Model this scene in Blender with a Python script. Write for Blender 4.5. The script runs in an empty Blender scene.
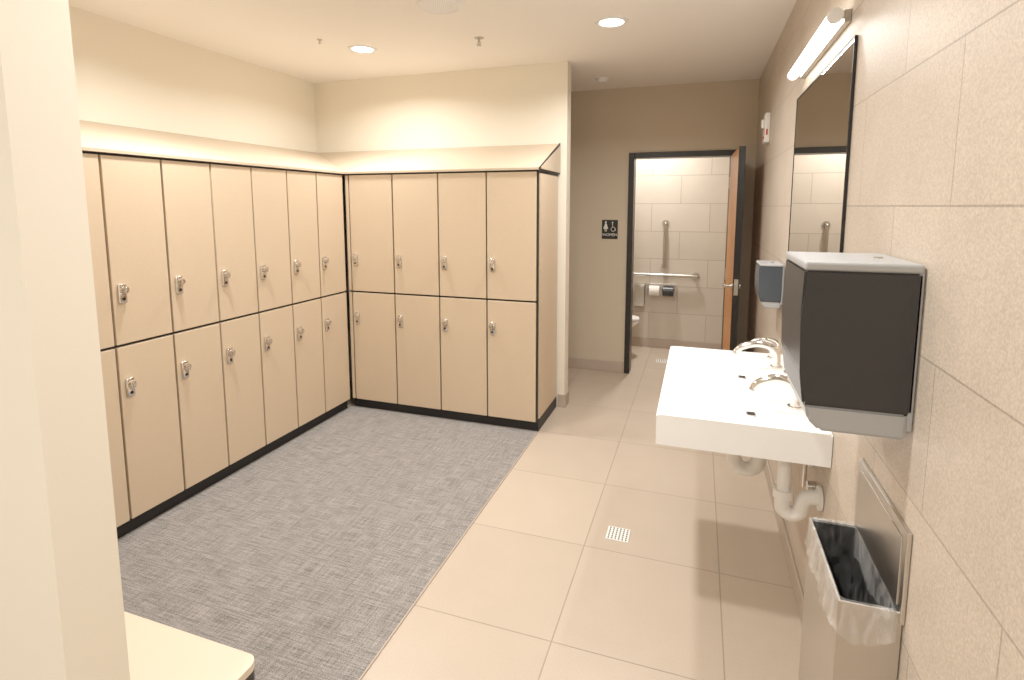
import bpy, bmesh, math, random
from mathutils import Vector, Matrix
random.seed(4)
S=bpy.context.scene
COL=bpy.context.collection
def lin(c): return tuple(((x/255)/12.92 if x/255<=.04045 else ((x/255+.055)/1.055)**2.4) for x in c)
# ---------------- materials ----------------
def newmat(n):
    m=bpy.data.materials.new(n); m.use_nodes=True
    nt=m.node_tree; b=nt.nodes['Principled BSDF']; return m,nt,b
def mat(n,rgb,rough=.5,metal=0,bump=0,bscale=200,var=0,spec=.5,coat=0):
    m,nt,b=newmat(n); c=lin(rgb)
    b.inputs['Base Color'].default_value=(*c,1); b.inputs['Roughness'].default_value=rough
    b.inputs['Metallic'].default_value=metal; b.inputs['Specular IOR Level'].default_value=spec
    if coat: b.inputs['Coat Weight'].default_value=coat
    N=nt.nodes; L=nt.links
    geo=N.new('ShaderNodeNewGeometry'); no=N.new('ShaderNodeTexNoise'); no.inputs['Scale'].default_value=bscale
    L.new(geo.outputs['Position'],no.inputs['Vector'])
    if bump:
        bp=N.new('ShaderNodeBump'); bp.inputs['Strength'].default_value=bump; bp.inputs['Distance'].default_value=.002
        L.new(no.outputs['Fac'],bp.inputs['Height']); L.new(bp.outputs['Normal'],b.inputs['Normal'])
    if var:
        r=N.new('ShaderNodeValToRGB'); r.color_ramp.elements[0].position=.3; r.color_ramp.elements[1].position=.7
        r.color_ramp.elements[0].color=(*[x*(1-var) for x in c],1); r.color_ramp.elements[1].color=(*[min(1,x*(1+var)) for x in c],1)
        L.new(no.outputs['Fac'],r.inputs['Fac']); L.new(r.outputs['Color'],b.inputs['Base Color'])
    return m
def emis(n,rgb,s):
    m,nt,b=newmat(n); b.inputs['Base Color'].default_value=(1,1,1,1)
    b.inputs['Emission Color'].default_value=(*lin(rgb),1); b.inputs['Emission Strength'].default_value=s; return m
def tilemat(n,axes,rgb,mort,tw,thh,ox,oy,offset,rough=.45,msize=.0035,speck=.07,vary=.03):
    m,nt,b=newmat(n); N=nt.nodes; L=nt.links
    geo=N.new('ShaderNodeNewGeometry'); sep=N.new('ShaderNodeSeparateXYZ'); L.new(geo.outputs['Position'],sep.inputs[0])
    com=N.new('ShaderNodeCombineXYZ')
    def off(ax,o,dst):
        a=N.new('ShaderNodeMath'); a.operation='SUBTRACT'; a.inputs[1].default_value=o
        L.new(sep.outputs[ax],a.inputs[0]); L.new(a.outputs[0],com.inputs[dst])
    off(axes[0],ox,0); off(axes[1],oy,1)
    br=N.new('ShaderNodeTexBrick'); br.offset=offset; br.offset_frequency=2; br.squash=1
    br.inputs['Scale'].default_value=1; br.inputs['Mortar Size'].default_value=msize; br.inputs['Mortar Smooth'].default_value=.1
    br.inputs['Brick Width'].default_value=tw; br.inputs['Row Height'].default_value=thh; br.inputs['Bias'].default_value=0
    c=lin(rgb); br.inputs['Color1'].default_value=(*[x*(1-vary) for x in c],1); br.inputs['Color2'].default_value=(*[x*(1+vary) for x in c],1)
    br.inputs['Mortar'].default_value=(*lin(mort),1); L.new(com.outputs[0],br.inputs['Vector'])
    n1=N.new('ShaderNodeTexNoise'); n1.inputs['Scale'].default_value=210; n1.inputs['Detail'].default_value=3; L.new(geo.outputs['Position'],n1.inputs['Vector'])
    n2=N.new('ShaderNodeTexNoise'); n2.inputs['Scale'].default_value=5; n2.inputs['Detail'].default_value=6; L.new(geo.outputs['Position'],n2.inputs['Vector'])
    def mr(src,a,bb):
        r=N.new('ShaderNodeMapRange'); r.inputs['From Min'].default_value=.35; r.inputs['From Max'].default_value=.65
        r.inputs['To Min'].default_value=a; r.inputs['To Max'].default_value=bb; L.new(src,r.inputs['Value']); return r.outputs[0]
    mu=N.new('ShaderNodeMath'); mu.operation='MULTIPLY'; L.new(mr(n1.outputs['Fac'],1-speck,1+speck),mu.inputs[0]); L.new(mr(n2.outputs['Fac'],1-speck*.3,1+speck*.3),mu.inputs[1])
    vm=N.new('ShaderNodeVectorMath'); vm.operation='SCALE'; L.new(br.outputs['Color'],vm.inputs[0]); L.new(mu.outputs[0],vm.inputs['Scale'])
    L.new(vm.outputs[0],b.inputs['Base Color']); b.inputs['Roughness'].default_value=rough
    bp=N.new('ShaderNodeBump'); bp.invert=True; bp.inputs['Strength'].default_value=.35; bp.inputs['Distance'].default_value=.002
    L.new(br.outputs['Fac'],bp.inputs['Height']); L.new(bp.outputs['Normal'],b.inputs['Normal'])
    return m
def carpetmat():
    m,nt,b=newmat('carpet_gray_tweed'); N=nt.nodes; L=nt.links
    geo=N.new('ShaderNodeNewGeometry')
    def nz(sc,s,d=2):
        mp=N.new('ShaderNodeMapping'); mp.inputs['Scale'].default_value=sc; L.new(geo.outputs['Position'],mp.inputs['Vector'])
        n=N.new('ShaderNodeTexNoise'); n.inputs['Scale'].default_value=s; n.inputs['Detail'].default_value=d; L.new(mp.outputs[0],n.inputs['Vector']); return n.outputs['Fac']
    a=nz((1,22,1),8); c=nz((20,1,1),8); d=nz((1,1,1),300)
    def op(o,x,y):
        k=N.new('ShaderNodeMath'); k.operation=o
        for i,v in enumerate((x,y)):
            if isinstance(v,(int,float)): k.inputs[i].default_value=v
            else: L.new(v,k.inputs[i])
        return k.outputs[0]
    s=op('ADD',op('ADD',op('MULTIPLY',a,.30),op('MULTIPLY',c,.22)),op('MULTIPLY',d,.48))
    r=N.new('ShaderNodeValToRGB'); e=r.color_ramp.elements
    e[0].position=.36; e[0].color=(*lin((84,80,78)),1); e[1].position=.64; e[1].color=(*lin((172,166,161)),1)
    L.new(s,r.inputs['Fac']); L.new(r.outputs['Color'],b.inputs['Base Color']); b.inputs['Roughness'].default_value=.95
    b.inputs['Specular IOR Level'].default_value=.1
    bp=N.new('ShaderNodeBump'); bp.inputs['Strength'].default_value=.4; bp.inputs['Distance'].default_value=.003
    L.new(s,bp.inputs['Height']); L.new(bp.outputs['Normal'],b.inputs['Normal']); return m
def steelmat():
    m,nt,b=newmat('brushed_stainless'); N=nt.nodes; L=nt.links
    b.inputs['Metallic'].default_value=1; b.inputs['Base Color'].default_value=(.60,.57,.53,1); 
    geo=N.new('ShaderNodeNewGeometry'); mp=N.new('ShaderNodeMapping'); mp.inputs['Scale'].default_value=(6,6,400)
    L.new(geo.outputs['Position'],mp.inputs['Vector']); n=N.new('ShaderNodeTexNoise'); L.new(mp.outputs[0],n.inputs['Vector']); n.inputs['Scale'].default_value=2
    r=N.new('ShaderNodeMapRange'); r.inputs['To Min'].default_value=.25; r.inputs['To Max'].default_value=.42; L.new(n.outputs['Fac'],r.inputs['Value']); L.new(r.outputs[0],b.inputs['Roughness']); return m
def bagmat(name,lo,hi):
    m,nt,b=newmat(name); N=nt.nodes; L=nt.links
    b.inputs['Base Color'].default_value=(.85,.84,.82,1); b.inputs['Roughness'].default_value=.12; b.inputs['Specular IOR Level'].default_value=.9
    tr=N.new('ShaderNodeBsdfTransparent'); mx=N.new('ShaderNodeMixShader')
    geo=N.new('ShaderNodeNewGeometry'); mp=N.new('ShaderNodeMapping'); mp.inputs['Scale'].default_value=(1,1,.35); L.new(geo.outputs['Position'],mp.inputs['Vector'])
    n=N.new('ShaderNodeTexNoise'); n.inputs['Scale'].default_value=30; n.inputs['Detail'].default_value=4; n.inputs['Distortion'].default_value=1; L.new(mp.outputs[0],n.inputs['Vector'])
    r=N.new('ShaderNodeMapRange'); r.inputs['From Min'].default_value=.4; r.inputs['From Max'].default_value=.75; r.inputs['To Min'].default_value=lo; r.inputs['To Max'].default_value=hi
    L.new(n.outputs['Fac'],r.inputs['Value']); L.new(r.outputs[0],mx.inputs[0])
    bp=N.new('ShaderNodeBump'); bp.inputs['Strength'].default_value=.6; bp.inputs['Distance'].default_value=.01; L.new(n.outputs['Fac'],bp.inputs['Height']); L.new(bp.outputs['Normal'],b.inputs['Normal'])
    L.new(tr.outputs[0],mx.inputs[1]); L.new(b.outputs[0],mx.inputs[2]); L.new(mx.outputs[0],N['Material Output'].inputs['Surface']); return m
M={}
M['paint']=mat('paint_cream',(236,228,211),.7,bump=.08,bscale=400)
M['ceil']=mat('paint_ceiling',(243,237,229),.8,bump=.05,bscale=300)
M['hall']=mat('paint_tan',(202,188,165),.7,bump=.08,bscale=400)
M['tilewall']=tilemat('tile_wall_stone',(1,2),(195,181,165),(164,151,137),.61,.305,1.216,.075,.5,msize=.0022,speck=.13)
M['tileback']=tilemat('tile_restroom_wall',(0,2),(206,195,181),(175,163,149),.61,.305,-.2,.1,.5)
M['tilefloor']=tilemat('tile_floor_beige',(0,1),(189,173,155),(158,143,127),.60,.60,.14,1.77,0,rough=.35,speck=.05,msize=.0028)
M['carpet']=carpetmat()
M['locker']=mat('locker_laminate_tan',(206,184,156),.42,var=.012,bscale=60)
M['lockertop']=mat('locker_top_laminate',(198,180,156),.5)
M['benchtop']=mat('bench_laminate',(212,198,176),.4)
M['black']=mat('black_plastic',(18,16,16),.5)
M['blackframe']=mat('black_frame_paint',(17,15,15),.35)
M['char']=mat('charcoal_plastic',(42,42,45),.33,bump=.02)
M['gray']=mat('gray_plastic',(170,172,174),.35)
M['slate']=mat('slate_plastic',(62,70,78),.35)
M['white']=mat('white_solid_surface',(247,247,246),.25)
M['whiteplastic']=mat('white_plastic',(236,234,230),.4)
M['chrome']=mat('chrome',(225,222,218),.12,metal=1)
M['nickel']=mat('satin_nickel',(190,185,177),.3,metal=1)
M['steel']=steelmat()
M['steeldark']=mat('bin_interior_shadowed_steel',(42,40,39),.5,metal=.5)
M['mirror']=mat('mirror_glass',(224,221,216),.01,metal=1)
M['wood']=mat('wood_maple_stain',(200,130,60),.4,var=.12,bscale=18)
M['base']=mat('rubber_base_taupe',(182,165,150),.5)
M['bag']=bagmat('clear_plastic_bag',.10,.5)
M['bagin']=bagmat('clear_plastic_bag_inner',.01,.12)
M['paper']=mat('paper_white',(240,237,230),.9)
M['red']=mat('red_lettering',(190,40,30),.5)
M['signtext']=mat('sign_white',(225,222,215),.5)
M['lamp']=emis('lamp_glow',(255,248,236),9)
M['tube']=emis('tube_glow',(255,248,238),8)
M['lens']=mat('strobe_lens',(240,240,235),.1)
# ---------------- mesh helpers ----------------
def finish(bm,name,m,parent=None,smooth=False):
    bmesh.ops.recalc_face_normals(bm,faces=bm.faces)
    me=bpy.data.meshes.new(name); bm.to_mesh(me); bm.free()
    ms=m if isinstance(m,list) else [m]
    for k in ms: me.materials.append(k)
    if smooth:
        for p in me.polygons: p.use_smooth=True
    o=bpy.data.objects.new(name,me); COL.objects.link(o)
    if parent: setp(o,parent)
    return o
def setp(o,p):
    o.parent=p; o.matrix_parent_inverse=Matrix.Translation(p.location).inverted()
def root(name,loc=(0,0,0)):
    e=bpy.data.objects.new(name,None); e.location=loc; e.empty_display_size=.1; COL.objects.link(e); return e
def addbox(bm,x0,x1,y0,y1,z0,z1,bev=0,seg=2):
    r=bmesh.ops.create_cube(bm,size=1,matrix=Matrix.Translation(((x0+x1)/2,(y0+y1)/2,(z0+z1)/2))@Matrix.Diagonal((x1-x0,y1-y0,z1-z0,1)))
    if bev:
        es=set()
        for v in r['verts']: es.update(v.link_edges)
        bmesh.ops.bevel(bm,geom=list(es),offset=bev,segments=seg,affect='EDGES',profile=.5)
def boxes(name,lst,m,parent=None,bev=0,seg=2):
    bm=bmesh.new()
    for b in lst: addbox(bm,*b,bev=bev,seg=seg)
    return finish(bm,name,m,parent)
def addcyl(bm,p0,p1,r0,r1=None,seg=24):
    p0=Vector(p0);p1=Vector(p1); d=p1-p0; r1=r0 if r1 is None else r1
    q=Vector((0,0,1)).rotation_difference(d).to_matrix().to_4x4()
    bmesh.ops.create_cone(bm,cap_ends=True,segments=seg,radius1=r0,radius2=r1,depth=d.length,matrix=Matrix.Translation((p0+p1)/2)@q)
def smooth_auto(o,ang=40):
    for p in o.data.polygons: p.use_smooth=True
    try: o.data.set_sharp_from_angle(angle=math.radians(ang))
    except Exception: pass
def cyls(name,lst,m,parent=None,seg=24):
    bm=bmesh.new()
    for c in lst: addcyl(bm,*c,seg=seg)
    o=finish(bm,name,m,parent); smooth_auto(o); return o
def catmull(pts,n=8):
    P=[Vector(p) for p in pts]; P=[2*P[0]-P[1]]+P+[2*P[-1]-P[-2]]; out=[]
    for i in range(1,len(P)-2):
        for k in range(n):
            t=k/n; a,b,c,d=P[i-1:i+3]
            out.append(.5*((2*b)+(c-a)*t+(2*a-5*b+4*c-d)*t*t+(3*b-a-3*c+d)*t**3))
    out.append(P[-2]); return out
def tube(name,pts,r,m,parent=None,seg=14,sm=True,n=8):
    P=catmull(pts,n) if sm else [Vector(p) for p in pts]
    R=r if callable(r) else (lambda t:r)
    bm=bmesh.new(); rings=[]; up=None
    for i,p in enumerate(P):
        d=(P[min(i+1,len(P)-1)]-P[max(i-1,0)]).normalized()
        if up is None:
            up=Vector((0,0,1)) if abs(d.z)<.9 else Vector((0,1,0))
        s=d.cross(up).normalized(); up=s.cross(d).normalized()
        rr=R(i/(len(P)-1))
        rings.append([bm.verts.new(p+rr*(math.cos(a)*s+math.sin(a)*up)) for a in [2*math.pi*k/seg for k in range(seg)]])
    for a,b in zip(rings,rings[1:]):
        for k in range(seg): bm.faces.new((a[k],a[(k+1)%seg],b[(k+1)%seg],b[k]))
    bm.faces.new(rings[0]); bm.faces.new(rings[-1])
    o=finish(bm,name,m,parent); smooth_auto(o); return o
def prism(name,poly,axis,a0,a1,m,parent=None,bev=0):
    """poly 2d in the two remaining axes (in xyz order), extruded on axis"""
    bm=bmesh.new()
    def mk(p,a):
        v=list(p); v.insert(axis,a); return bm.verts.new(v)
    A=[mk(p,a0) for p in poly]; B=[mk(p,a1) for p in poly]
    bm.faces.new(A); bm.faces.new(B[::-1])
    for i in range(len(A)):
        j=(i+1)%len(A); bm.faces.new((A[i],B[i],B[j],A[j]))
    if bev: bmesh.ops.bevel(bm,geom=list(bm.edges),offset=bev,segments=2,affect='EDGES')
    return finish(bm,name,m,parent)
def rrect(x0,x1,y0,y1,r,n=6):
    out=[]
    for cx,cy,a0 in ((x1-r,y1-r,0),(x0+r,y1-r,90),(x0+r,y0+r,180),(x1-r,y0+r,270)):
        for k in range(n+1):
            a=math.radians(a0+90*k/n); out.append((cx+r*math.cos(a),cy+r*math.sin(a)))
    return out
# ---------------- room ----------------
H=2.67; XR=.44; XL=-3.25; YP=4.07; YH=5.14; YB=6.2
XS,YS0,YS1=-.95,.520,.617
boxes('floor',[(-3.45,.6,-2.6,6.35,-.1,0)],M['tilefloor'])
boxes('carpet',[(-2.595,-1.035,YS1,3.545,0,.006)],M['carpet'])
boxes('carpet',[(-2.595,-1.035,-2.5,YS0,0,.006)],M['carpet'])
boxes('trim_1',[(-1.035,-1.030,YS1,3.52,0,.0065)],M['base'])
boxes('ceiling',[(-3.45,.6,-2.6,6.35,H,H+.1)],M['ceil'])
boxes('wall_right',[(XR,XR+.12,-2.5,6.35,0,H)],M['tilewall'])
boxes('wall_left',[(XL-.12,XL,-2.5,YP+.12,0,H)],M['paint'])
boxes('wall_partition',[(XL,-.97,YP,YP+.12,0,H)],M['paint'])
boxes('wall_stub',[(XL,XS,YS0,YS1,0,H)],M['paint'])
boxes('wall_front',[(-3.37,.56,-2.62,-2.5,0,H)],M['paint'])
boxes('wall_hall_side',[(-2.72,-2.6,YP+.12,YB+.1,0,H)],M['hall'])
DX0,DX1,DZ=-.585,.235,2.035
boxes('wall_back',[(-2.6,DX0-.02,YH,YH+.12,0,H),(DX1+.02,XR,YH,YH+.12,0,H),(DX0-.02,DX1+.02,YH,YH+.12,DZ+.02,H)],M['hall'])
boxes('wall_restroom_back',[(-1.6,XR,YB,YB+.12,0,H)],M['tileback'])
boxes('wall_restroom_left',[(-1.6,-1.48,YH+.12,YB,0,H)],M['tileback'])
boxes('baseboard_back',[(-2.6,DX0-.06,YH-.012,YH,0,.105)],M['base'],bev=.004)
boxes('baseboard_partition',[(-1.02,-.97,YP-.012,YP,0,.105),(-.97,-.958,YP-.012,YP+.12,0,.105)],M['base'])
boxes('baseboard_right',[(XR-.011,XR,-2.5,YH,0,.10)],M['base'],bev=.004)
boxes('baseboard_restroom',[(-1.48,XR-.011,YB-.012,YB,0,.10)],M['base'])
# door frame
fr=root('door_1',(0,YH,0))
boxes('door_frame',[(DX0-.05,DX0,YH-.025,YH+.14,0,DZ+.05),(DX1,DX1+.05,YH-.025,YH+.14,0,DZ+.05),(DX0,DX1,YH-.025,YH+.14,DZ,DZ+.05)],M['blackframe'],fr,bev=.004)
lw,lt=.82,.045
leaf_bits=[]
leaf_bits.append(boxes('door_leaf',[(0,lt,-lw,0,.012,DZ-.006)],M['wood'],bev=.002))
leaf_bits.append(boxes('door_leaf_edge',[(-.001,lt+.001,-lw-.004,-lw,.012,DZ-.006)],M['blackframe']))
leaf_bits.append(cyls('door_handle_rose',[((-.012,-lw+.07,1.0),(0,-lw+.07,1.0),.028),((-.055,-lw+.07,1.0),(-.01,-lw+.07,1.0),.010),((lt,-lw+.07,1.0),(lt+.012,-lw+.07,1.0),.028)],M['nickel']))
leaf_bits.append(boxes('door_handle_lever',[(-.064,-.044,-lw+.06,-lw+.19,.985,1.012)],M['nickel'],bev=.005))
leaf_bits.append(boxes('door_latch_plate',[(.008,.037,-lw-.006,-lw-.003,.94,1.06)],M['nickel']))
leaf_bits.append(cyls('door_hinges',[((.0,.008,z),(.0,.008,z+.1),.008) for z in (.2,.95,1.75)],M['nickel']))
mt=Matrix.Translation((DX1+.003,YH-.035,0))@Matrix.Rotation(math.radians(1.0),4,'Z')
for o in leaf_bits:
    o.data.transform(mt); setp(o,fr)
# ---------------- lockers ----------------
def locker_bank(name,origin,ang,seams,depth,ends=()):
    R=root(name,origin); T=Matrix.Translation(origin)@Matrix.Rotation(ang,4,'Z')
    obs=[]
    x0,x1=seams[0],seams[-1]
    obs.append(boxes('carcass',[(x0,x1,.021,depth,.075,1.84)],M['black']))
    obs.append(boxes('toe_kick',[(x0,x1,.03,depth,0.0,.076)],M['black']))
    bm=bmesh.new(); g=.0056
    for a,b in zip(seams,seams[1:]):
        for z0,z1 in ((.08,.934),(.948,1.83)):
            addbox(bm,a+g,b-g,0,.021,z0,z1,bev=.0015,seg=1)
    obs.append(finish(bm,'doors',M['locker']))
    bm=bmesh.new(); bk=bmesh.new(); kn=bmesh.new(); q=1.3
    for a,b in zip(seams,seams[1:]):
        if b-a<.2: continue
        for zc in (.735,1.19):
            xx=a+.046
            addbox(bm,xx-.015*q,xx+.015*q,-.014,.0,zc-.036*q,zc+.036*q,bev=.0065,seg=3)
            addcyl(bm,(xx,-.034,zc+.014*q),(xx,-.013,zc+.014*q),.012*q,.0135*q)
            addbox(bm,xx-.004*q,xx+.004*q,-.041,-.032,zc+.002,zc+.027*q,bev=.002)
            addcyl(bk,(xx,-.0155,zc-.02*q),(xx,-.0135,zc-.02*q),.008)
            addcyl(kn,(xx,-.019,zc-.006*q),(xx,-.0135,zc-.006*q),.005)
    obs.append(finish(bm,'locks',M['chrome'])); smooth_auto(obs[-1])
    obs.append(finish(bk,'lock_keyholes',M['black'])); obs.append(finish(kn,'lock_buttons',M['nickel']))
    for k in ends:
        obs.append(boxes('end_frame',[(k,k+.004,.004,depth,.075,1.838)],M['black']))
        obs.append(boxes('end_panel',[(k+.004,k+.013,.035,depth-.03,.095,1.82)],M['locker']))
        obs.append(boxes('end_base',[(k,k+.008,.03,depth,.0,.085)],M['black']))
    for o in obs:
        o.data.transform(T); setp(o,R)
    return R
XF=-2.57; YF=3.52
locker_bank('locker_bank',(XF,YF,.0),0,[0,.035,.413,.787,1.16,1.53],.545,ends=(1.53,))
ys=[.63,.86,1.153,1.447,1.74,2.035,2.325,2.615,2.91,3.2,3.5]
locker_bank('locker_bank',(XF,0,.0),math.radians(90),ys,.675)
def slab(name,verts,faces,m,parent=None):
    bm=bmesh.new(); V=[bm.verts.new(v) for v in verts]
    for f in faces: bm.faces.new([V[i] for i in f])
    return finish(bm,name,m,parent)
zt,zb,zw=1.842,1.857,2.07; ov=.012
F6=[(0,1,2,3),(4,5,6,7),(0,1,5,4),(1,2,6,5),(2,3,7,6),(3,0,4,7)]
def slope(name,P):
    a,b,c,d=P
    vs=[(*a,zt),(*b,zt),(*c,zt),(*d,zt),(*a,zb),(*b,zb),(*c,zw),(*d,zw)]
    return slab(name,vs,F6,M['lockertop'])
tp=root('locker_sloped_top',(XF,YF,zt))
g=.0015; XE=-1.027
o1=slope('sloped_top_left',[(XF+ov,.63),(XF+ov,YF-ov-g),(XL+.003,YP-.003-g),(XL+.003,.63)]); setp(o1,tp)
o2=slope('sloped_top_back',[(XF+ov,YF-ov),(XE,YF-ov),(XE,YP-.003),(XL+.003,YP-.003)]); setp(o2,tp)
def endslab(name,x0,x1,dy,dz,m):
    vs=[(x,y,z) for x in (x0,x1) for y,z in ((YF-ov+dy,zt+dz),(YP-.003-dy*.3,zt+dz),(YP-.003-dy*.3,zw-dz*2),(YF-ov+dy,zb+dz*.4))]
    o=slab(name,vs,F6,m); setp(o,tp)
endslab('sloped_top_end_trim',XE+.0002,XE+.007,0,-.003,M['black'])
endslab('sloped_top_end',XE+.0072,XE+.012,.03,.008,M['lockertop'])
# ---------------- bench ----------------
bn=root('bench',(-1.7,.8,0))
prism('bench_top',rrect(-2.45,-1.025,YS1+.003,.982,.032),2,.432,.452,M['benchtop'],bn)
prism('bench_core',rrect(-2.448,-1.026,YS1+.004,.981,.031),2,.40,.432,M['black'],bn)
for i,xx in enumerate((-2.2,-1.3)):
    boxes('bench_leg_%d'%i,[(xx-.03,xx+.03,.77,.83,.012,.402),(xx-.05,xx+.05,.66,.94,.0062,.02)],M['black'],bn,bev=.004)
# ---------------- sink ----------------
SY0,SY1,SX=1.925,2.93,-.12
sk=root('trough_sink',(.16,2.43,.80))
bm=bmesh.new(); nx,ny=40,70; W=XR-.002-SX; Ls=SY1-SY0
def ss(a,b,x):
    t=max(0,min(1,(x-a)/(b-a))); return t*t*(3-2*t)
def dep(x,y):
    ex=min(ss(.03,.07,x),1-ss(W-.19,W-.15,x))
    ey=min(ss(.03,.07,y),1-ss(Ls-.07,Ls-.03,y))
    return ex*ey*(.02+.045*min(1,x/(W-.19)))
G=[[None]*(ny+1) for _ in range(nx+1)]
for i in range(nx+1):
    for j in range(ny+1):
        x=W*i/nx; y=Ls*j/ny
        G[i][j]=bm.verts.new((SX+x,SY0+y,.86-dep(x,y)))
for i in range(nx):
    for j in range(ny): bm.faces.new((G[i][j],G[i+1][j],G[i+1][j+1],G[i][j+1]))
per=[G[i][0] for i in range(nx+1)]+[G[nx][j] for j in range(1,ny+1)]+[G[i][ny] for i in range(nx-1,-1,-1)]+[G[0][j] for j in range(ny-1,0,-1)]
low=[bm.verts.new((v.co.x,v.co.y,.748)) for v in per]
rim=[]
for k in range(len(per)):
    j=(k+1)%len(per); f=bm.faces.new((per[k],per[j],low[j],low[k])); rim.append(bm.edges.get((per[k],per[j])))
bm.faces.new(low)
bmesh.ops.bevel(bm,geom=[e for e in rim if e],offset=.006,segments=3,affect='EDGES')
o=finish(bm,'sink_basin',M['white'],sk); smooth_auto(o,35)
for i,yy in enumerate((2.2,2.68)):
    boxes('drain_slot_%d'%i,[(.20,.235,yy-.02,yy+.02,.7985,.802)],M['nickel'],sk,bev=.001)
    boxes('drain_opening_%d'%i,[(.205,.23,yy-.015,yy+.015,.8018,.8026)],M['black'],sk)
def ptrap(yy,k,a,zl,r,w=.045):
    """tailpiece at x=a, U-bend lowest centre z=zl, arm into wall"""
    e=a+2*w
    tube('trap_tailpiece_%d'%k,[(a,yy,.75),(a,yy,zl+w+.03)],r*.85,M['chrome'] if k==0 else M['whiteplastic'],sk,sm=False)
    pts=[(a,yy,zl+w+.05),(a,yy,zl+w)]+[(a+w-w*math.cos(math.radians(t)),yy,zl+w-w*math.sin(math.radians(t))) for t in (35,90,145)]+[(e,yy,zl+w),(e+.012,yy,zl+w+.035),(min(e+.04,.425),yy,zl+w+.045),(.437,yy,zl+w+.045)]
    tube('trap_bend_%d'%k,pts,r,M['whiteplastic'],sk,seg=18,n=5)
    cyls('trap_collars_%d'%k,[((a,yy,zl+w+.03),(a,yy,zl+w+.06),r+.007),((.428,yy,zl+w+.045),(.438,yy,zl+w+.045),.042)],M['whiteplastic'],sk)
ptrap(2.22,0,.165,.565,.028); ptrap(2.68,1,.19,.60,.026)
ptrap(2.03,2,.318,.51,.026,w=.03)
cyls('supply_stop_valve',[((.41,2.12,.58),(.438,2.12,.58),.02),((.40,2.12,.575),(.40,2.12,.75),.007)],M['chrome'],sk)
boxes('sink_bracket',[(.24,.438,2.10,2.106,.705,.75),(.30,.438,2.40,2.44,.68,.75),(.30,.438,2.86,2.90,.68,.75)],M['nickel'],sk)
def faucet(yy,name='faucet',tip=.185):
    R=root(name,(.36,yy,.86)); k=(.36-tip)/.175
    X=lambda x:.36-(.36-x)*k
    cyls('faucet_base',[((.36,yy,.8595),(.36,yy,.868),.027),((.36,yy,.866),(.36,yy,.90),.019,.016)],M['chrome'],R)
    tube('faucet_spout',[(X(.36),yy,.89),(X(.355),yy,.93),(X(.325),yy,.958),(X(.27),yy,.965),(X(.21),yy,.945),(X(.185),yy,.922)],lambda t:.018-.004*t,M['chrome'],R,seg=16)
    cyls('faucet_aerator',[((X(.185),yy,.922),(X(.178),yy,.912),.011)],M['nickel'],R)
    tube('faucet_lever',[(.36,yy,.93),(.365,yy,.965),(.35,yy+.0,.985),(.315,yy,.995)],lambda t:.012-.006*t,M['chrome'],R)
faucet(2.15,tip=.215); faucet(2.68)
R=root('soap_dispenser',(.36,2.84,.86))
cyls('soap_base',[((.36,2.84,.8595),(.36,2.84,.868),.022),((.36,2.84,.866),(.36,2.84,.93),.013)],M['chrome'],R)
tube('soap_spout',[(.36,2.84,.925),(.35,2.84,.945),(.31,2.84,.95),(.27,2.84,.935)],.011,M['chrome'],R)
# ---------------- mirror + vanity light ----------------
mr=root('wall_mirror',(XR,2.5,1.6))
my0,my1,mz0,mz1=1.97,3.03,1.05,2.12
boxes('mirror_glass',[(XR-.008,XR-.001,my0+.005,my1-.005,mz0+.005,mz1-.005)],M['mirror'],mr)
boxes('mirror_frame',[(XR-.010,XR-.001,my0,my0+.006,mz0,mz1),(XR-.010,XR-.001,my1-.006,my1,mz0,mz1),(XR-.010,XR-.001,my0+.006,my1-.006,mz0,mz0+.006),(XR-.010,XR-.001,my0+.006,my1-.006,mz1-.006,mz1)],M['black'],mr)
vl=root('vanity_light',(XR,2.45,2.23))
LX,LZ=.39,2.21
cyls('light_tube',[((LX,2.07,LZ),(LX,2.90,LZ),.021)],M['tube'],vl)
cyls('light_end_caps',[((LX,2.05,LZ),(LX,2.07,LZ),.023),((LX,2.90,LZ),(LX,2.925,LZ),.023)],M['whiteplastic'],vl)
boxes('light_back_bar',[(XR-.022,XR-.001,2.07,2.90,LZ-.02,LZ+.02),(LX,XR-.02,2.055,2.066,LZ-.012,LZ+.012),(LX,XR-.02,2.91,2.922,LZ-.012,LZ+.012)],M['nickel'],vl,bev=.002)
# ---------------- towel dispensers ----------------
def towel(y0,y1,z0,z1,xo,dark):
    R=root('paper_towel_dispenser',(XR,(y0+y1)/2,(z0+z1)/2)); h=z1-z0
    boxes('dispenser_back',[(XR-.012,XR-.001,y0+.006,y1-.006,z0+.02,z1-.01)],M['gray'],R,bev=.003)
    pr=[(XR-.006,z0+h*.15),(xo+.014,z0+h*.15),(xo+.004,z0+h*.35),(xo,z0+h*.65),(xo+.003,z0+h*.955),(XR-.006,z0+h*.955)]
    prism('dispenser_cover',pr,1,y0,y1,dark,R,bev=.006)
    boxes('dispenser_lid',[(xo+.002,XR-.004,y0+.001,y1-.001,z1-h*.052,z1)],M['gray'],R,bev=.006,seg=3)
    prism('dispenser_chute',[(XR-.012,z0),(xo+.05,z0),(xo+.026,z0+h*.06),(xo+.018,z0+h*.155),(XR-.012,z0+h*.155)],1,y0+.003,y1-.003,M['gray'],R,bev=.006)
    cyls('dispenser_lock',[((XR-.05,(y0+y1)/2,z1-.001),(XR-.05,(y0+y1)/2,z1+.003),.009)],M['nickel'],R)
towel(1.29,1.57,1.108,1.482,.216,M['char'])
towel(3.16,3.38,1.05,1.29,.315,M['slate'])
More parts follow.
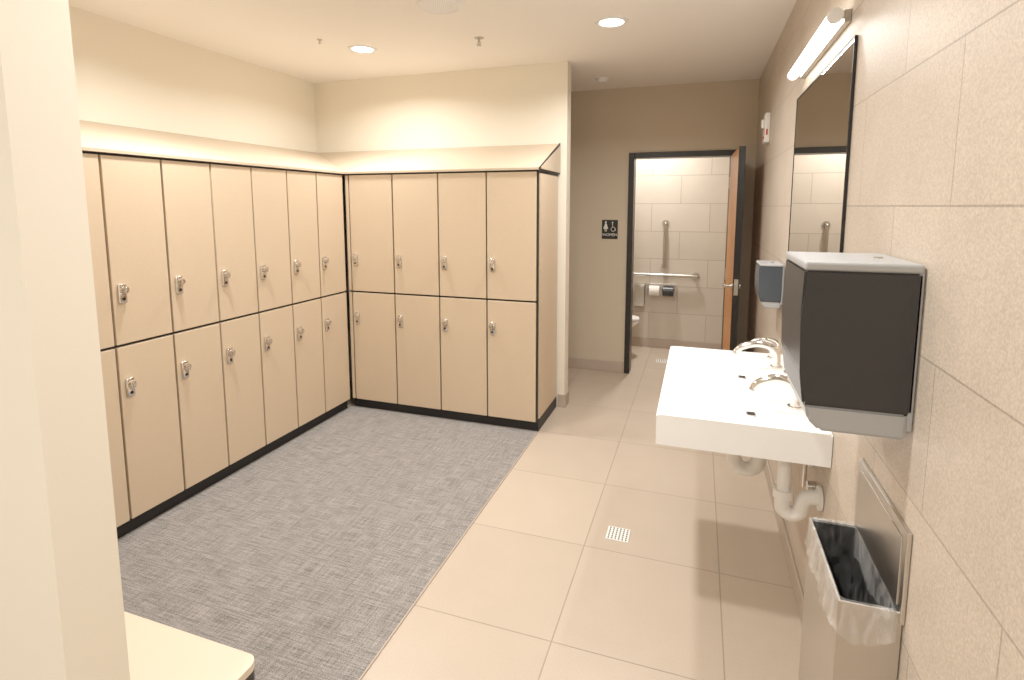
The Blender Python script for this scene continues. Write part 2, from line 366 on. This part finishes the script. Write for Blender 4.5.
# ---------------- waste receptacle ----------------
wr=root('waste_receptacle',(.36,1.43,.5))
bx0,bx1,by0,by1,bz0,bz1=.318,.437,1.255,1.59,.15,.745; t=.005
boxes('bin_shell',[(bx0,bx0+t,by0,by1,bz0,bz1),(bx1-t,bx1,by0,by1,bz0,bz1),(bx0+t,bx1-t,by0,by0+t,bz0,bz1),(bx0+t,bx1-t,by1-t,by1,bz0,bz1),(bx0+t,bx1-t,by0+t,by1-t,bz0,bz0+t)],M['steel'],wr)
u=t+.0005
boxes('bin_inner_shade',[(bx0+u,bx0+u+.002,by0+u,by1-u,bz0+.01,bz1-.004),(bx1-u-.002,bx1-u,by0+u,by1-u,bz0+.01,bz1-.004),(bx0+u,bx1-u,by0+u,by0+u+.002,bz0+.01,bz1-.004),(bx0+u,bx1-u,by1-u-.002,by1-u,bz0+.01,bz1-.004),(bx0+u,bx1-u,by0+u,by1-u,bz0+.006,bz0+.01)],M['steeldark'],wr)  # added dark sheets that paint the shade inside the steel bin
boxes('bin_wall_plate',[(XR-.010,XR-.001,by0-.01,by1+.015,bz1-.02,.93)],M['steel'],wr,bev=.002)
boxes('bin_wall_plate_recess',[(XR-.0125,XR-.0095,by0+.012,by1-.01,bz1+.01,.908)],M['steel'],wr,bev=.001)
bm=bmesh.new(); N=120
def ringpt(k,ins,z):
    P=rrect(bx0-ins,bx1+ins,by0-ins,by1+ins,max(.004,.012+ins),1)
    L=[0]
    for i in range(len(P)):
        a=P[i];b=P[(i+1)%len(P)]; L.append(L[-1]+math.hypot(a[0]-b[0],a[1]-b[1]))
    s=L[-1]*k/N
    for i in range(len(P)):
        if L[i+1]>=s-1e-9:
            f=(s-L[i])/max(1e-9,L[i+1]-L[i]); a=P[i];b=P[(i+1)%len(P)]
            return [min(XR-.0135,a[0]+f*(b[0]-a[0])),a[1]+f*(b[1]-a[1]),z]
rings=[]
ph=[random.uniform(-1,1) for _ in range(N)]
for ins,z,nz,zn in ((-.028,bz1-.25,.006,0),(-.02,bz1-.15,.005,0),(-.012,bz1-.05,.003,0),(-.009,bz1-.004,0,0),(-.003,bz1+.006,0,0),(.003,bz1+.002,0,0),(.004,bz1-.02,.002,0),(.005,bz1-.04,.003,0),(.007,bz1-.06,.004,.004),(.009,bz1-.075,.005,.010)):
    ring=[]
    for k in range(N):
        w=math.sin(k*.9)*.5+math.sin(k*2.3+1)*.4+ph[k]*.35
        p=ringpt(k,ins+nz*w if ins<0 else ins+abs(nz*w),z+zn*math.sin(k*.35)+zn*.4*ph[k]); ring.append(bm.verts.new(p))
    rings.append(ring)
for q,(a,b) in enumerate(zip(rings,rings[1:])):
    for k in range(N):
        fc=bm.faces.new((a[k],a[(k+1)%N],b[(k+1)%N],b[k])); fc.material_index=1 if q<3 else 0
o=finish(bm,'trash_bag_liner',[M['bag'],M['bagin']],wr,smooth=True)
# ---------------- ceiling devices ----------------
def disc_ring(name,c,r0,r1,z0,z1,m,parent,seg=48):
    bm=bmesh.new(); pr=[(r0,z0+.004),(r0+.006,z0),(r1-.01,z0),(r1,z1),(r0,z1)]
    rs=[[bm.verts.new((c[0]+r*math.cos(2*math.pi*k/seg),c[1]+r*math.sin(2*math.pi*k/seg),z)) for k in range(seg)] for r,z in pr]
    for i in range(len(rs)):
        a,b=rs[i],rs[(i+1)%len(rs)]
        for k in range(seg): bm.faces.new((a[k],a[(k+1)%seg],b[(k+1)%seg],b[k]))
    o=finish(bm,name,m,parent); smooth_auto(o,30); return o
def arealight(name,loc,size,power,col,parent,rot=(0,0,0),shape='DISK',sy=None,spread=180):
    l=bpy.data.lights.new(name,'AREA'); l.shape=shape; l.size=size; l.energy=power; l.color=col; l.spread=math.radians(spread)
    if sy: l.size_y=sy
    o=bpy.data.objects.new(name,l); o.location=loc; o.rotation_euler=rot; COL.objects.link(o)
    if parent: setp(o,parent)
    return o
WARM=(1,.97,.925)
def downlight(x,y,p):
    R=root('recessed_downlight',(x,y,H))
    disc_ring('downlight_trim',(x,y),.07,.10,H-.008,H+.0,M['whiteplastic'],R)
    cyls('downlight_lens',[((x,y,H-.004),(x,y,H+.0),.071)],M['lamp'],R,seg=40)
    arealight('downlight_lamp',(x,y,H-.012),.13,p,WARM,R,spread=155)
P=21.5
for x,y,k in ((-2.23,3.31,.8),(-.53,3.31,1),(-.53,1.25,1.1),(-2.23,2.0,1),(-2.5,-.6,1),(-.53,-.9,1.4)): downlight(x,y,P*k)  # the two at negative y are added fill lamps, unseen behind the camera
downlight(-.5,5.75,22)
sp=root('ceiling_speaker',(-1.36,2.74,H))
disc_ring('speaker_rim',(-1.36,2.74),.105,.125,H-.012,H,M['whiteplastic'],sp)
cyls('speaker_grille',[((-1.36,2.74,H-.007),(-1.36,2.74,H),.106)],M['whiteplastic'],sp,seg=40)
bm=bmesh.new()
for r in range(1,9):
    for k in range(r*6):
        a=2*math.pi*k/(r*6); addcyl(bm,(-1.36+.012*r*math.cos(a),2.74+.012*r*math.sin(a),H-.0078),(-1.36+.012*r*math.cos(a),2.74+.012*r*math.sin(a),H-.006),.0015,seg=6)
finish(bm,'speaker_perforations',M['gray'],sp)
def sprinkler(x,y,q):
    R=root('fire_sprinkler',(x,y,H))
    cyls('sprinkler_head',[((x,y,H-.004),(x,y,H),.034*q,.036*q),((x,y,H-.03*q),(x,y,H-.003),.008*q,.01*q),((x,y,H-.055*q),(x,y,H-.028*q),.004*q),((x,y,H-.058*q),(x,y,H-.055*q),.018*q)],M['nickel'],R)
    tube('sprinkler_frame',[(x-.008*q,y,H-.028*q),(x-.016*q,y,H-.042*q),(x,y,H-.054*q),(x+.016*q,y,H-.042*q),(x+.008*q,y,H-.028*q)],.0025*q,M['nickel'],R,seg=8)
sprinkler(-1.38,3.34,.85); sprinkler(-2.37,3.04,.45)
sd=root('smoke_detector',(-.82,4.70,H))
cyls('detector_body',[((-.82,4.70,H-.015),(-.82,4.70,H),.05,.052),((-.82,4.70,H-.036),(-.82,4.70,H-.015),.032,.044)],M['whiteplastic'],sd,seg=36)
cyls('detector_led',[((-.80,4.68,H-.038),(-.80,4.68,H-.035),.004)],M['red'],sd)
fa=root('fire_alarm_strobe',(XR,4.30,2.13))
boxes('alarm_body',[(XR-.035,XR-.001,4.18,4.30,2.04,2.24)],M['whiteplastic'],fa,bev=.006)
boxes('alarm_strobe_lens',[(XR-.055,XR-.034,4.205,4.275,2.14,2.20)],M['lens'],fa,bev=.008)
boxes('alarm_lettering',[(XR-.037,XR-.0345,4.188,4.198,2.06,2.13),(XR-.037,XR-.0345,4.22,4.27,2.07,2.085)],M['red'],fa)
boxes('alarm_lettering_side',[(XR-.026,XR-.016,4.1785,4.1802,2.09,2.13)],M['red'],fa)
# ---------------- floor drains ----------------
def drain(x,y,w):
    R=root('floor_drain',(x,y,0))
    boxes('drain_plate',[(x-w,x+w,y-w,y+w,.0,.004)],M['whiteplastic'],R,bev=.001)
    bm=bmesh.new()
    for i in range(6):
        for j in range(6):
            cx=x+(i-2.5)*w*.31; cy=y+(j-2.5)*w*.31; addbox(bm,cx-w*.06,cx+w*.06,cy-w*.1,cy+w*.1,.0041,.0046)
    finish(bm,'drain_holes',M['black'],R)
drain(-.32,2.51,.054); drain(-.31,5.66,.06)
# ---------------- restroom sign ----------------
sg=root('restroom_sign',(-.80,YH,1.38))
sx0,sx1,sz0,sz1=-.875,-.725,1.29,1.47; yy=YH-.006
boxes('sign_plate',[(sx0,sx1,yy,YH,sz0,sz1)],M['black'],sg,bev=.002)
yi=yy-.0015
cyls('icon_head',[((-.838,yi,1.448),(-.838,yy,1.448),.009)],M['signtext'],sg)
prism('icon_dress',[(-.845,1.436),(-.831,1.436),(-.815,1.385),(-.861,1.385)],1,yi,yy,M['signtext'],sg)
boxes('icon_legs',[(-.847,-.841,yi,yy,1.36,1.386),(-.835,-.829,yi,yy,1.36,1.386)],M['signtext'],sg)
cyls('icon_wheelchair_head',[((-.775,yi,1.445),(-.775,yy,1.445),.007)],M['signtext'],sg)
tube('icon_wheelchair_wheel',[(-.768+.02*math.cos(math.radians(a)),yi,1.382+.02*math.sin(math.radians(a))) for a in range(100,400,20)],.0025,M['signtext'],sg,seg=6,sm=False)
tube('icon_wheelchair_body',[(-.775,yi,1.438),(-.773,yi,1.40),(-.755,yi,1.40),(-.745,yi,1.37)],.003,M['signtext'],sg,seg=6,sm=False)
fc=bpy.data.curves.new('WOMEN','FONT'); fc.body='WOMEN'; fc.size=.036; fc.align_x='CENTER'; fc.extrude=.0006
fo=bpy.data.objects.new('t',fc); COL.objects.link(fo); bpy.context.view_layer.update()
me=bpy.data.meshes.new_from_object(fo); bpy.data.objects.remove(fo)
me.materials.clear(); me.materials.append(M['signtext'])
me.transform(Matrix.Translation((-.80,yi+.001,1.318))@Matrix.Rotation(math.radians(90),4,'X'))
to=bpy.data.objects.new('sign_lettering',me); COL.objects.link(to); setp(to,sg)
# ---------------- restroom fittings ----------------
def grab(p0,p1,name='grab_bar'):
    R=root(name,p0); p0=Vector(p0);p1=Vector(p1); d=(p1-p0).normalized(); w=Vector((0,YB-p0.y,0))
    tube('bar',[p0+w*.9,p0+w*.35,p0+w*.08+d*.012,p0+d*.04,p1-d*.04,p1+w*.08-d*.012,p1+w*.35,p1+w*.9],.018,M['nickel'],R,n=5)
    cyls('flanges',[(tuple(p0+w-Vector((0,.008,0))),tuple(p0+w),.04),(tuple(p1+w-Vector((0,.008,0))),tuple(p1+w),.04)],M['nickel'],R)
grab((-.35,YB-.06,.93),(-.35,YB-.06,1.41))
grab((-.98,YB-.06,.84),(-.02,YB-.06,.84))
tpd=root('toilet_paper_dispenser',(-.36,YB,.65))
boxes('holder_back',[(-.52,-.22,YB-.02,YB,.62,.74)],M['steel'],tpd,bev=.003)
boxes('holder_arms',[(-.525,-.515,YB-.11,YB-.02,.63,.70),(-.375,-.365,YB-.11,YB-.02,.63,.70),(-.225,-.215,YB-.11,YB-.02,.63,.70)],M['steel'],tpd,bev=.002)
cyls('paper_roll_1',[((-.50,YB-.078,.665),(-.39,YB-.078,.665),.056)],M['paper'],tpd)
cyls('paper_roll_2',[((-.355,YB-.078,.665),(-.24,YB-.078,.665),.056)],M['char'],tpd)
snd=root('sanitary_disposal_box',(-.6,YB,.6))
boxes('disposal_body',[(-.66,-.55,YB-.10,YB,.48,.72)],M['steel'],snd,bev=.006)
boxes('disposal_lid',[(-.665,-.545,YB-.105,YB,.72,.735)],M['steel'],snd,bev=.004)
TX=.13
tl=root('toilet',(-1.1,5.74,0))
bm=bmesh.new(); rs=[]; seg=40; cy=5.74
for (xc,a,b,z) in ((-1.16,.22,.11,.0005),(-1.16,.22,.11,.03),(-1.14,.20,.10,.12),(-1.10,.22,.12,.22),(-1.04,.27,.16,.31),(-1.01,.31,.185,.37),(-1.01,.315,.19,.395),(-1.01,.30,.175,.40),(-.99,.24,.13,.395),(-.99,.20,.10,.33),(-1.0,.10,.06,.27)):
    rs.append([bm.verts.new((xc+TX+a*math.cos(2*math.pi*k/seg),cy+b*math.sin(2*math.pi*k/seg),z)) for k in range(seg)])
for a,b in zip(rs,rs[1:]):
    for k in range(seg): bm.faces.new((a[k],a[(k+1)%seg],b[(k+1)%seg],b[k]))
bm.faces.new(rs[0]); bm.faces.new(rs[-1])
o=finish(bm,'toilet_bowl',M['white'],tl); smooth_auto(o,50)
boxes('toilet_rear',[(-1.478,-1.11,cy-.12,cy+.12,.12,.40)],M['white'],tl,bev=.02,seg=3)
bm=bmesh.new(); rs=[]
for (s,z) in ((1.0,.402),(1.02,.412),(1.0,.425),(.72,.425),(.70,.412),(.72,.402)):
    rs.append([bm.verts.new((-1.005+TX+.31*s*math.cos(2*math.pi*k/seg),cy+.185*(s if s>.9 else s*.85)*math.sin(2*math.pi*k/seg),z)) for k in range(seg)])
for i in range(len(rs)):
    a,b=rs[i],rs[(i+1)%len(rs)]
    for k in range(seg): bm.faces.new((a[k],a[(k+1)%seg],b[(k+1)%seg],b[k]))
o=finish(bm,'toilet_seat',M['white'],tl); smooth_auto(o,50)
tube('flush_valve',[(-1.40,cy,.40),(-1.40,cy,.60),(-1.40,cy,.70)],.016,M['chrome'],tl)
cyls('flush_valve_body',[((-1.40,cy,.68),(-1.40,cy,.80),.032),((-1.478,cy,.71),(-1.40,cy,.71),.018),((-1.40,cy,.72),(-1.32,cy,.70),.008)],M['chrome'],tl)
l=arealight('vanity_lamp',(.36,2.48,LZ-.012),.04,7,(1,.98,.94),vl,rot=(0,math.radians(40),0),shape='RECTANGLE',sy=.82)
# world
w=bpy.data.worlds.new('World'); S.world=w; w.use_nodes=True
w.node_tree.nodes['Background'].inputs[0].default_value=(1,.95,.9,1); w.node_tree.nodes['Background'].inputs[1].default_value=.1
# ---------------- camera ----------------
th=math.atan(63/540); ps=math.atan(185/543.7)
r=Vector((math.cos(ps),math.sin(ps),0)); f=Vector((-math.sin(ps)*math.cos(th),math.cos(ps)*math.cos(th),-math.sin(th))); u=r.cross(f)
cd=bpy.data.cameras.new('Camera'); cam=bpy.data.objects.new('Camera',cd); COL.objects.link(cam)
mw=Matrix((( r.x,u.x,-f.x,0),(r.y,u.y,-f.y,0),(r.z,u.z,-f.z,1.6),(0,0,0,1))); cam.matrix_world=mw
cd.sensor_width=36; cd.lens=36*540/1024; cd.shift_x=-3/1024; cd.shift_y=-71/1024; cd.clip_start=.05
S.camera=cam
S.view_settings.view_transform='Standard'; S.view_settings.look='None'; S.view_settings.exposure=0; S.view_settings.gamma=1.14
